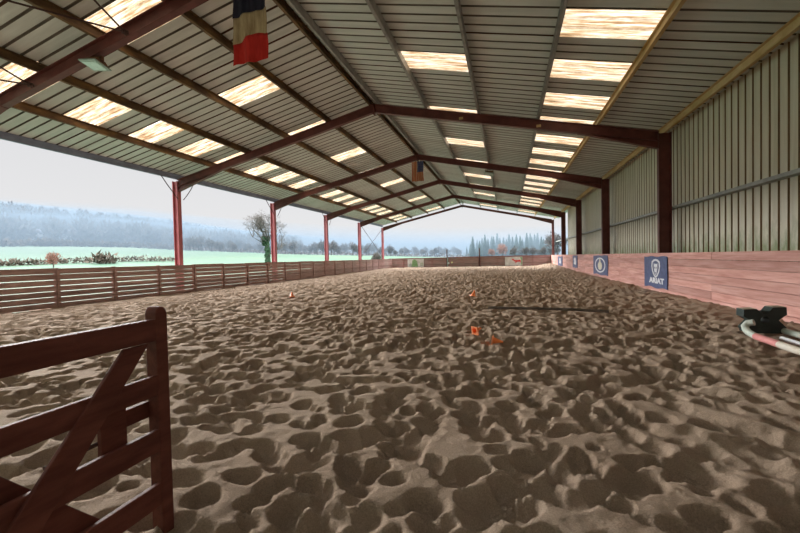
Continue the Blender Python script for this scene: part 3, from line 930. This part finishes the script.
def crown_verts(mb, cx, cy, z0, z1, rad, n, rnd, size, mi=0, top=1.0, thin=.18):
    """Fuzz of thin twig blades filling an egg-shaped crown."""
    for _ in range(n):
        u = rnd.uniform(-1, 1); a = rnd.uniform(0, 2 * math.pi); q = rnd.random() ** .45
        s = math.sqrt(max(0, 1 - u * u)) * q
        px = cx + rad * s * math.cos(a); py = cy + rad * s * math.sin(a); pz = (z0 + z1) / 2 + (z1 - z0) / 2 * u * q
        d = Vector((px - cx + rnd.gauss(0, .4) * rad, py - cy + rnd.gauss(0, .4) * rad, (pz - z0) * .7 + rnd.gauss(0, .3) * rad)).normalized()
        w = d.orthogonal().normalized(); w.rotate(Matrix.Rotation(rnd.uniform(0, 6.28), 3, d))
        L = size * rnd.uniform(.6, 1.4)
        p = Vector((px, py, pz))
        mb.v += [tuple(p - w * L * thin), tuple(p + w * L * thin), tuple(p + d * L)]
        n0 = len(mb.v) - 3
        mb.f.append((n0, n0 + 1, n0 + 2)); mb.m.append(mi)


def finish(o, x, y, z, s, rz):
    o.location = (x, y, z); o.scale = (s, s, s); o.rotation_euler = (0, 0, rz)


def tree_proto(kind, seed):
    rnd = random.Random(seed)
    t = bpy.data.objects.new('tree', None); ORG[t.name] = Vector((0, 0, 0)); C.objects.link(t); ORG[t.name] = Vector((0, 0, 0))
    if kind == 'fir':
        mb = MB(); mb.tube([(0, 0, -.5), (0, 0, 9.5)], [.22, .03], 6); mb.build('trunk', M['bark'], t, raw=True)
        mb = MB()
        for k in range(26):
            z = .9 + k * .36; R = 2.1 * (1 - (z - .9) / 9.6) ** .85 + .1
            m = 13
            for j in range(m):
                a = 2 * math.pi * (j + rnd.random() * .7) / m; L = R * rnd.uniform(.8, 1.25)
                d = Vector((math.cos(a), math.sin(a), -.32)); w = Vector((-math.sin(a), math.cos(a), 0)) * (.28 * L + .08)
                p = Vector((0, 0, z + rnd.uniform(-.12, .12)))
                b = p + d * L
                mb.add([p, p + d * L * .55 + w, b, p + d * L * .55 - w, p + d * L * .5 + Vector((0, 0, .12))], [(0, 1, 4), (1, 2, 4), (2, 3, 4), (3, 0, 4)])
        mb.build('crown', M['fir'], t, raw=True, recalc=False)
    else:
        m = {'bare': 'twig', 'red': 'redtwig'}[kind]
        mb = MB(); mb.tube([(0, 0, -.6), (.1, 0, 2.5), (0, .1, 6)], [.3, .2, .06], 6)
        for k in range(7):
            a = rnd.uniform(0, 6.28); z = rnd.uniform(2, 4.6); L = rnd.uniform(1.6, 3)
            mb.tube([(0, 0, z), (math.cos(a) * L * .6, math.sin(a) * L * .6, z + L * .6), (math.cos(a) * L * .9, math.sin(a) * L * .9, z + L * 1.2)], [.1, .05, .02], 4)
        mb.build('trunk', M['bark'], t, raw=True)
        mb = MB()
        for k in range(7):
            a = rnd.uniform(0, 6.28); q = rnd.uniform(.3, 2.2)
            crown_verts(mb, q * math.cos(a), q * math.sin(a), rnd.uniform(1.2, 3.4), rnd.uniform(6.5, 9.6) - q * .7, rnd.uniform(1.4, 2.0), 150, rnd, .75)
        mb.build('crown', M[m], t, raw=True, recalc=False)
    return t


protos = {'bare': [tree_proto('bare', s) for s in (1, 2, 3)], 'red': [tree_proto('red', 5)], 'fir': [tree_proto('fir', s) for s in (6, 7)]}
used = set()


def plant(kind, i, x, y, h, label, group, name):
    p = protos[kind][i % len(protos[kind])]
    if p.name not in used:
        used.add(p.name); o = p
    else:
        o = copy_tree(p)
    pn = o.name
    o.name = name
    finish(o, x, y, terr(x, y) - .1, h / 9.6, random.uniform(0, 6.28))
    tag(o, label, 'tree', group)
    if o is p: used.add(o.name)
    return o


rnd = random.Random(21)
# tree belt beyond the fields, left post to far gable
for k in range(64):
    x = 182 + (462 - 182) * (k + rnd.uniform(-.4, .4)) / 64
    Rr = rnd.uniform(165, 215) if x < 400 else rnd.uniform(190, 240)
    px, py = at_px(px_az(x), Rr)
    want = np.interp(x, [180, 205, 230, 260, 300, 330, 360, 390, 420, 445, 462], [230, 234, 236, 239, 239, 238, 240, 244, 246, 243, 245]) + rnd.uniform(-2, 4)
    hor = np.interp(x, [0, 800], [267, 249.5])
    off = math.radians(px_az(x) + 16.1)
    h = 1.43 + (hor - want) / 372 * math.cos(off) * Rr - terr(px, py)
    plant('bare', k, px, py, max(h, 3.5), 'hazy bare winter tree in the belt beyond the green field', 'bare trees of the belt beyond the field', 'bare_tree')
# conifers beyond the gable
for k in range(30):
    x = 468 + (556 - 468) * (k + rnd.uniform(-.35, .35)) / 30
    Rr = rnd.uniform(185, 235)
    px, py = at_px(px_az(x), Rr)
    want = np.interp(x, [466, 472, 476, 490, 520, 545, 560], [243, 238, 240, 236, 235, 235, 238]) + rnd.uniform(-2, 5)
    hor = np.interp(x, [0, 800], [267, 249.5]); off = math.radians(px_az(x) + 16.1)
    h = 1.43 + (hor - want) / 372 * math.cos(off) * Rr - terr(px, py)
    plant('fir', k, px, py, max(h, 4), 'hazy blue conifer in the stand beyond the far gable', 'conifers beyond the far gable', 'conifer')
for x, Rr, yt, lab in ((503, 165, 239.5, 'russet bare tree standing in front of the conifers'), (492, 165, 246, 'smaller russet bare tree left of the other russet one'), (54, 85, 247, 'small reddish bare tree on the field at far left')):
    px, py = at_px(px_az(x), Rr); hor = np.interp(x, [0, 800], [267, 249.5]); off = math.radians(px_az(x) + 16.1)
    h = 1.43 + (hor - yt) / 372 * math.cos(off) * Rr - terr(px, py)
    plant('red', 0, px, py, h, lab, None, 'russet_tree')
for k in range(8):       # pale scrub in front of the conifers at the right
    x = 515 + k * 6; Rr = rnd.uniform(158, 178); px, py = at_px(px_az(x), Rr)
    plant('bare', k, px, py, rnd.uniform(4.2, 6), 'low bare tree in front of the conifers', 'low bare trees before the conifers', 'scrub_tree')
px, py = at_px(px_az(558), 160)
plant('bare', 1, px, py, 13, 'bare tree seen past the right end column', None, 'bare_tree')
px, py = at_px(px_az(376), 75)
plant('bare', 2, px, py, 4.2, 'bare tree seen between the last two left posts', None, 'bare_tree')

# the tall ivy-clad tree behind the second left post
def near_tree():
    x, y = at_px(px_az(268), 66); z = terr(x, y) - .1
    t = bpy.data.objects.new('ivy_clad_tree', None); C.objects.link(t); t.location = (x, y, z); ORG[t.name] = Vector((0, 0, 0))
    tag(t, 'tall bare tree with an ivy-clad trunk behind the second left post', 'tree')
    r = random.Random(9)
    br = MB(); ends = []
    def grow(p, d, L, rad, lev):
        pts = [p]; rs = [rad]
        for s in range(3):
            d = (d + Vector((r.gauss(0, .16), r.gauss(0, .16), r.gauss(.05, .1)))).normalized()
            p = p + d * L / 3; pts.append(p); rs.append(rad * (1 - .25 * (s + 1)))
        br.tube(pts, rs, 6 if lev < 2 else 4)
        if lev < 5:
            for k in range(r.choice([2, 3, 3])):
                q = pts[r.choice([1, 2, 3, 3])]
                nd = (d + Vector((r.gauss(0, .7), r.gauss(0, .7), r.gauss(.1, .35)))).normalized()
                grow(q, nd, L * r.uniform(.55, .75), rad * .55, lev + 1)
        else: ends.append(p)
    br.tube([(0, 0, -.2), (.04, 0, 2.2), (0, .05, 4.4), (-.1, 0, 6.0)], [.3, .26, .2, .12], 8)
    for k in range(5):
        a = k * 1.3; grow(Vector((-.05, 0, 4.2 + k * .4)), Vector((math.cos(a) * .6, math.sin(a) * .6, 1)).normalized(), 2.3, .14, 1)
    for k in range(7):
        a = k * .9; grow(Vector((.05, 0, 2.6 + k * .45)), Vector((math.cos(a), math.sin(a), .55)).normalized(), 2.6, .13, 2)
    br.build('branches', M['bark'], t, raw=True)
    mb = MB()
    for e in ends:
        crown_verts(mb, e.x, e.y, e.z - .25, e.z + .3, .4, 9, r, .4, thin=.05)
    mb.build('twigs', M['twig'], t, raw=True, recalc=False)
    mb = MB(); crown_verts(mb, .03, 0, -.2, 5.2, .42, 700, r, .3, thin=.5)
    crown_verts(mb, -.3, 0, 4.2, 5.9, .6, 300, r, .3, thin=.5)
    mb.build('ivy', M['ivy'], t, raw=True, recalc=False)


near_tree()

# hillside woodland: a mass nobody could count
mb = MB(); r = random.Random(33)
for k in range(1000):
    x = r.uniform(-60, 300)
    Rr = r.uniform(205, 460) if x < 200 else r.uniform(230, 430)
    if (34 < x < 43 or 63 < x < 78) and Rr < 260: continue
    px, py = at_px(px_az(x), Rr); z = terr(px, py)
    h = r.uniform(7, 11.5)
    crown_verts(mb, px, py, z - .3, z + h, r.uniform(3, 4.4), 75, r, 1.9, thin=.3)
o = mb.build('woodland', M['twig'], raw=True, recalc=False)
tag(o, 'hazy blue wooded hillside beyond the fields on the left', 'woodland', kind='stuff')


def hedge(label, pts, h, w, n, m='hedge'):
    mb = MB(); r = random.Random(len(label))
    for (xa, Ra), (xb, Rb) in zip(pts[:-1], pts[1:]):
        for k in range(n):
            u = (k + r.random()) / n; x = xa + (xb - xa) * u; Rr = Ra + (Rb - Ra) * u
            px, py = at_px(px_az(x), Rr); z = terr(px, py)
            crown_verts(mb, px, py, z - .2, z + h * r.uniform(.7, 1.25), w * r.uniform(.8, 1.3), 14, r, h * .5, thin=.3)
    o = mb.build('hedgerow', M[m], raw=True, recalc=False)
    tag(o, label, 'hedge', kind='stuff')


hedge('thin bare hedgerow crossing the middle of the green field', [(-40, 92), (60, 96), (180, 105)], 1.0, .9, 60)
hedge('dark bare hedgerow below the wooded hill at the left', [(-40, 182), (40, 182), (70, 186)], 2.2, 1.6, 50)
hedge('dark hedge line under the upper field patch', [(72, 185), (120, 185), (190, 185)], 2.0, 1.6, 50)
hedge('clump of dark bushes in the hedge across the field', [(95, 94), (112, 95)], 1.7, 1.2, 14)
hedge('pale scrub line below the tree belt', [(190, 186), (300, 188), (470, 195)], 1.8, 1.5, 70)


def house(label, x, Rr, w, h):
    px, py = at_px(px_az(x), Rr); z = terr(px, py) - .2
    t = bpy.data.objects.new('farmhouse', None); C.objects.link(t); t.location = (px, py, z); t.rotation_euler = (0, 0, math.radians(-px_az(x))); ORG[t.name] = Vector((0, 0, 0))
    tag(t, label, 'house')
    mb = MB(); mb.box(-w / 2, w / 2, -3, 3, 0, h); mb.prism([(-3, h), (3, h), (0, h + 2.2)], lambda p, q: (q, p[0], p[1]), -w / 2, w / 2); mb.build('walls', M['housewall'], t, raw=True)
    mb = MB()
    for s in (-1, 1): mb.bar((-w / 2 - .3, 0, h + 2.3), (w / 2 + .3, 0, h + 2.3), (0, s * 3.3, -2.45), (0, 0, 1), (0, 1), (0, .15))
    mb.build('roof', M['houseroof'], t, raw=True)
    for k in range(3):
        for zz in (1, 3.4):
            a = -w / 2 + w * (k + .5) / 3
            mb = MB(); mb.box(a - .5, a + .5, -3.06, -2.98, zz, zz + 1.2); mb.build('window', M['housewin'], t, raw=True)


house('pale farmhouse on the wooded hillside, left one of the pair', 38, 235, 4.5, 4)
house('pale farmhouse on the wooded hillside, right one of the pair', 70, 238, 7, 4)

# haze hanging over the distant land
hm = bpy.data.materials.new('valley_haze'); t = NT(hm)
out = t.n('ShaderNodeOutputMaterial'); vs = t.n('ShaderNodeVolumeScatter', i_Density=.0105); vs.inputs['Color'].default_value = (.20, .265, .325, 1)
va = t.n('ShaderNodeVolumeAbsorption', i_Density=.0105); va.inputs['Color'].default_value = (.25, .315, .375, 1)
ad = t.n('ShaderNodeAddShader'); t.l(vs, 0, ad, 0); t.l(va, 0, ad, 1); t.l(ad, 0, out, 'Volume')
mb = MB()
hr = [88, 98, 110, 130, 150, 170, 190, 220, 260, 300, 350, 400, 450, 520, 600]
NH = 70
top = []; bot = []
for rr_ in hr:
    for k in range(NH + 1):
        deg = -105 + 140 * k / NH; a = math.radians(deg)
        r_in = np.interp(deg, [-105, -50, -38, -25], [88, 95, 130, 150]); rr = max(rr_, r_in + (rr_ - 88) * .05)
        x, y = rr * math.sin(a), rr * math.cos(a); z = terr(x, y)
        top.append((x, y, z + 12)); bot.append((x, y, z - 4))
mb.v = top + bot; nt = len(top); q = NH + 1
for i in range(len(hr) - 1):
    for k in range(NH):
        c = (i * q + k, i * q + k + 1, (i + 1) * q + k + 1, (i + 1) * q + k)
        mb.f += [c, tuple(nt + e for e in c[::-1])]
for i in range(len(hr) - 1):
    for k in (0, NH): mb.f.append((i * q + k, (i + 1) * q + k, nt + (i + 1) * q + k, nt + i * q + k))
for k in range(NH):
    for i in (0, len(hr) - 1): mb.f.append((i * q + k, i * q + k + 1, nt + i * q + k + 1, nt + i * q + k))
mb.m = [0] * len(mb.f)
o = mb.build('haze', hm, raw=True)
tag(o, 'pale blue haze hanging over the distant fields and woods', 'haze', kind='stuff')

# ------------------------------------------------------------------ sky
w = bpy.data.worlds.new('overcast_sky'); bpy.context.scene.world = w
t = NT(w)
out = t.n('ShaderNodeOutputWorld'); bg = t.n('ShaderNodeBackground'); t.l(bg, 0, out, 0)
tc = t.n('ShaderNodeTexCoord'); sx = t.n('ShaderNodeSeparateXYZ'); t.l(tc, 'Generated', sx, 0)
rp = t.ramp([(0, (.30, .32, .30)), (.495, (.34, .36, .34)), (.5, (.455, .455, .46)), (.64, (.405, .405, .415)), (.72, (3.4, 3.4, 3.5)), (1, (4.4, 4.4, 4.5))])
mr = t.n('ShaderNodeMapRange', i_1=-1, i_2=1, i_3=0, i_4=1); t.l(sx, 'Z', mr, 0); t.l(mr, 0, rp, 0); t.l(rp, 0, bg, 0)

sl = bpy.data.lights.new('hazy_sun', 'SUN'); sl.energy = 6.5; sl.angle = math.radians(32); sl.color = (1, .98, .95)
so = bpy.data.objects.new('hazy_sun', sl); C.objects.link(so)
az, el = math.radians(-64), math.radians(12.5)
sd = Vector((math.sin(az) * math.cos(el), math.cos(az) * math.cos(el), math.sin(el)))
so.rotation_euler = sd.to_track_quat('Z', 'Y').to_euler(); so.location = sd * 60

# ------------------------------------------------------------------ camera
yaw, pit, rol, f = -.2808, -.0223, -.022, 372.3
fw = Vector((math.sin(yaw) * math.cos(pit), math.cos(yaw) * math.cos(pit), math.sin(pit)))
r0 = Vector((math.cos(yaw), -math.sin(yaw), 0)); u0 = r0.cross(fw)
rr = r0 * math.cos(rol) + u0 * math.sin(rol); uu = -r0 * math.sin(rol) + u0 * math.cos(rol)
cam = bpy.data.cameras.new('camera'); cam.sensor_width = 36; cam.lens = f / 800 * 36; cam.clip_start = .02; cam.clip_end = 2000
co = bpy.data.objects.new('camera', cam); C.objects.link(co)
mw = Matrix((rr, uu, -fw)).transposed().to_4x4(); mw.translation = W((0, 0, 0))
co.matrix_world = mw
sc = bpy.context.scene
sc.camera = co
sc.view_settings.view_transform = 'Standard'; sc.view_settings.look = 'None'; sc.view_settings.gamma = 1; sc.view_settings.use_curve_mapping = False
sc.view_settings.exposure = .88
sc.cycles.max_bounces = 12; sc.cycles.diffuse_bounces = 8
sc.cycles.use_denoising = True
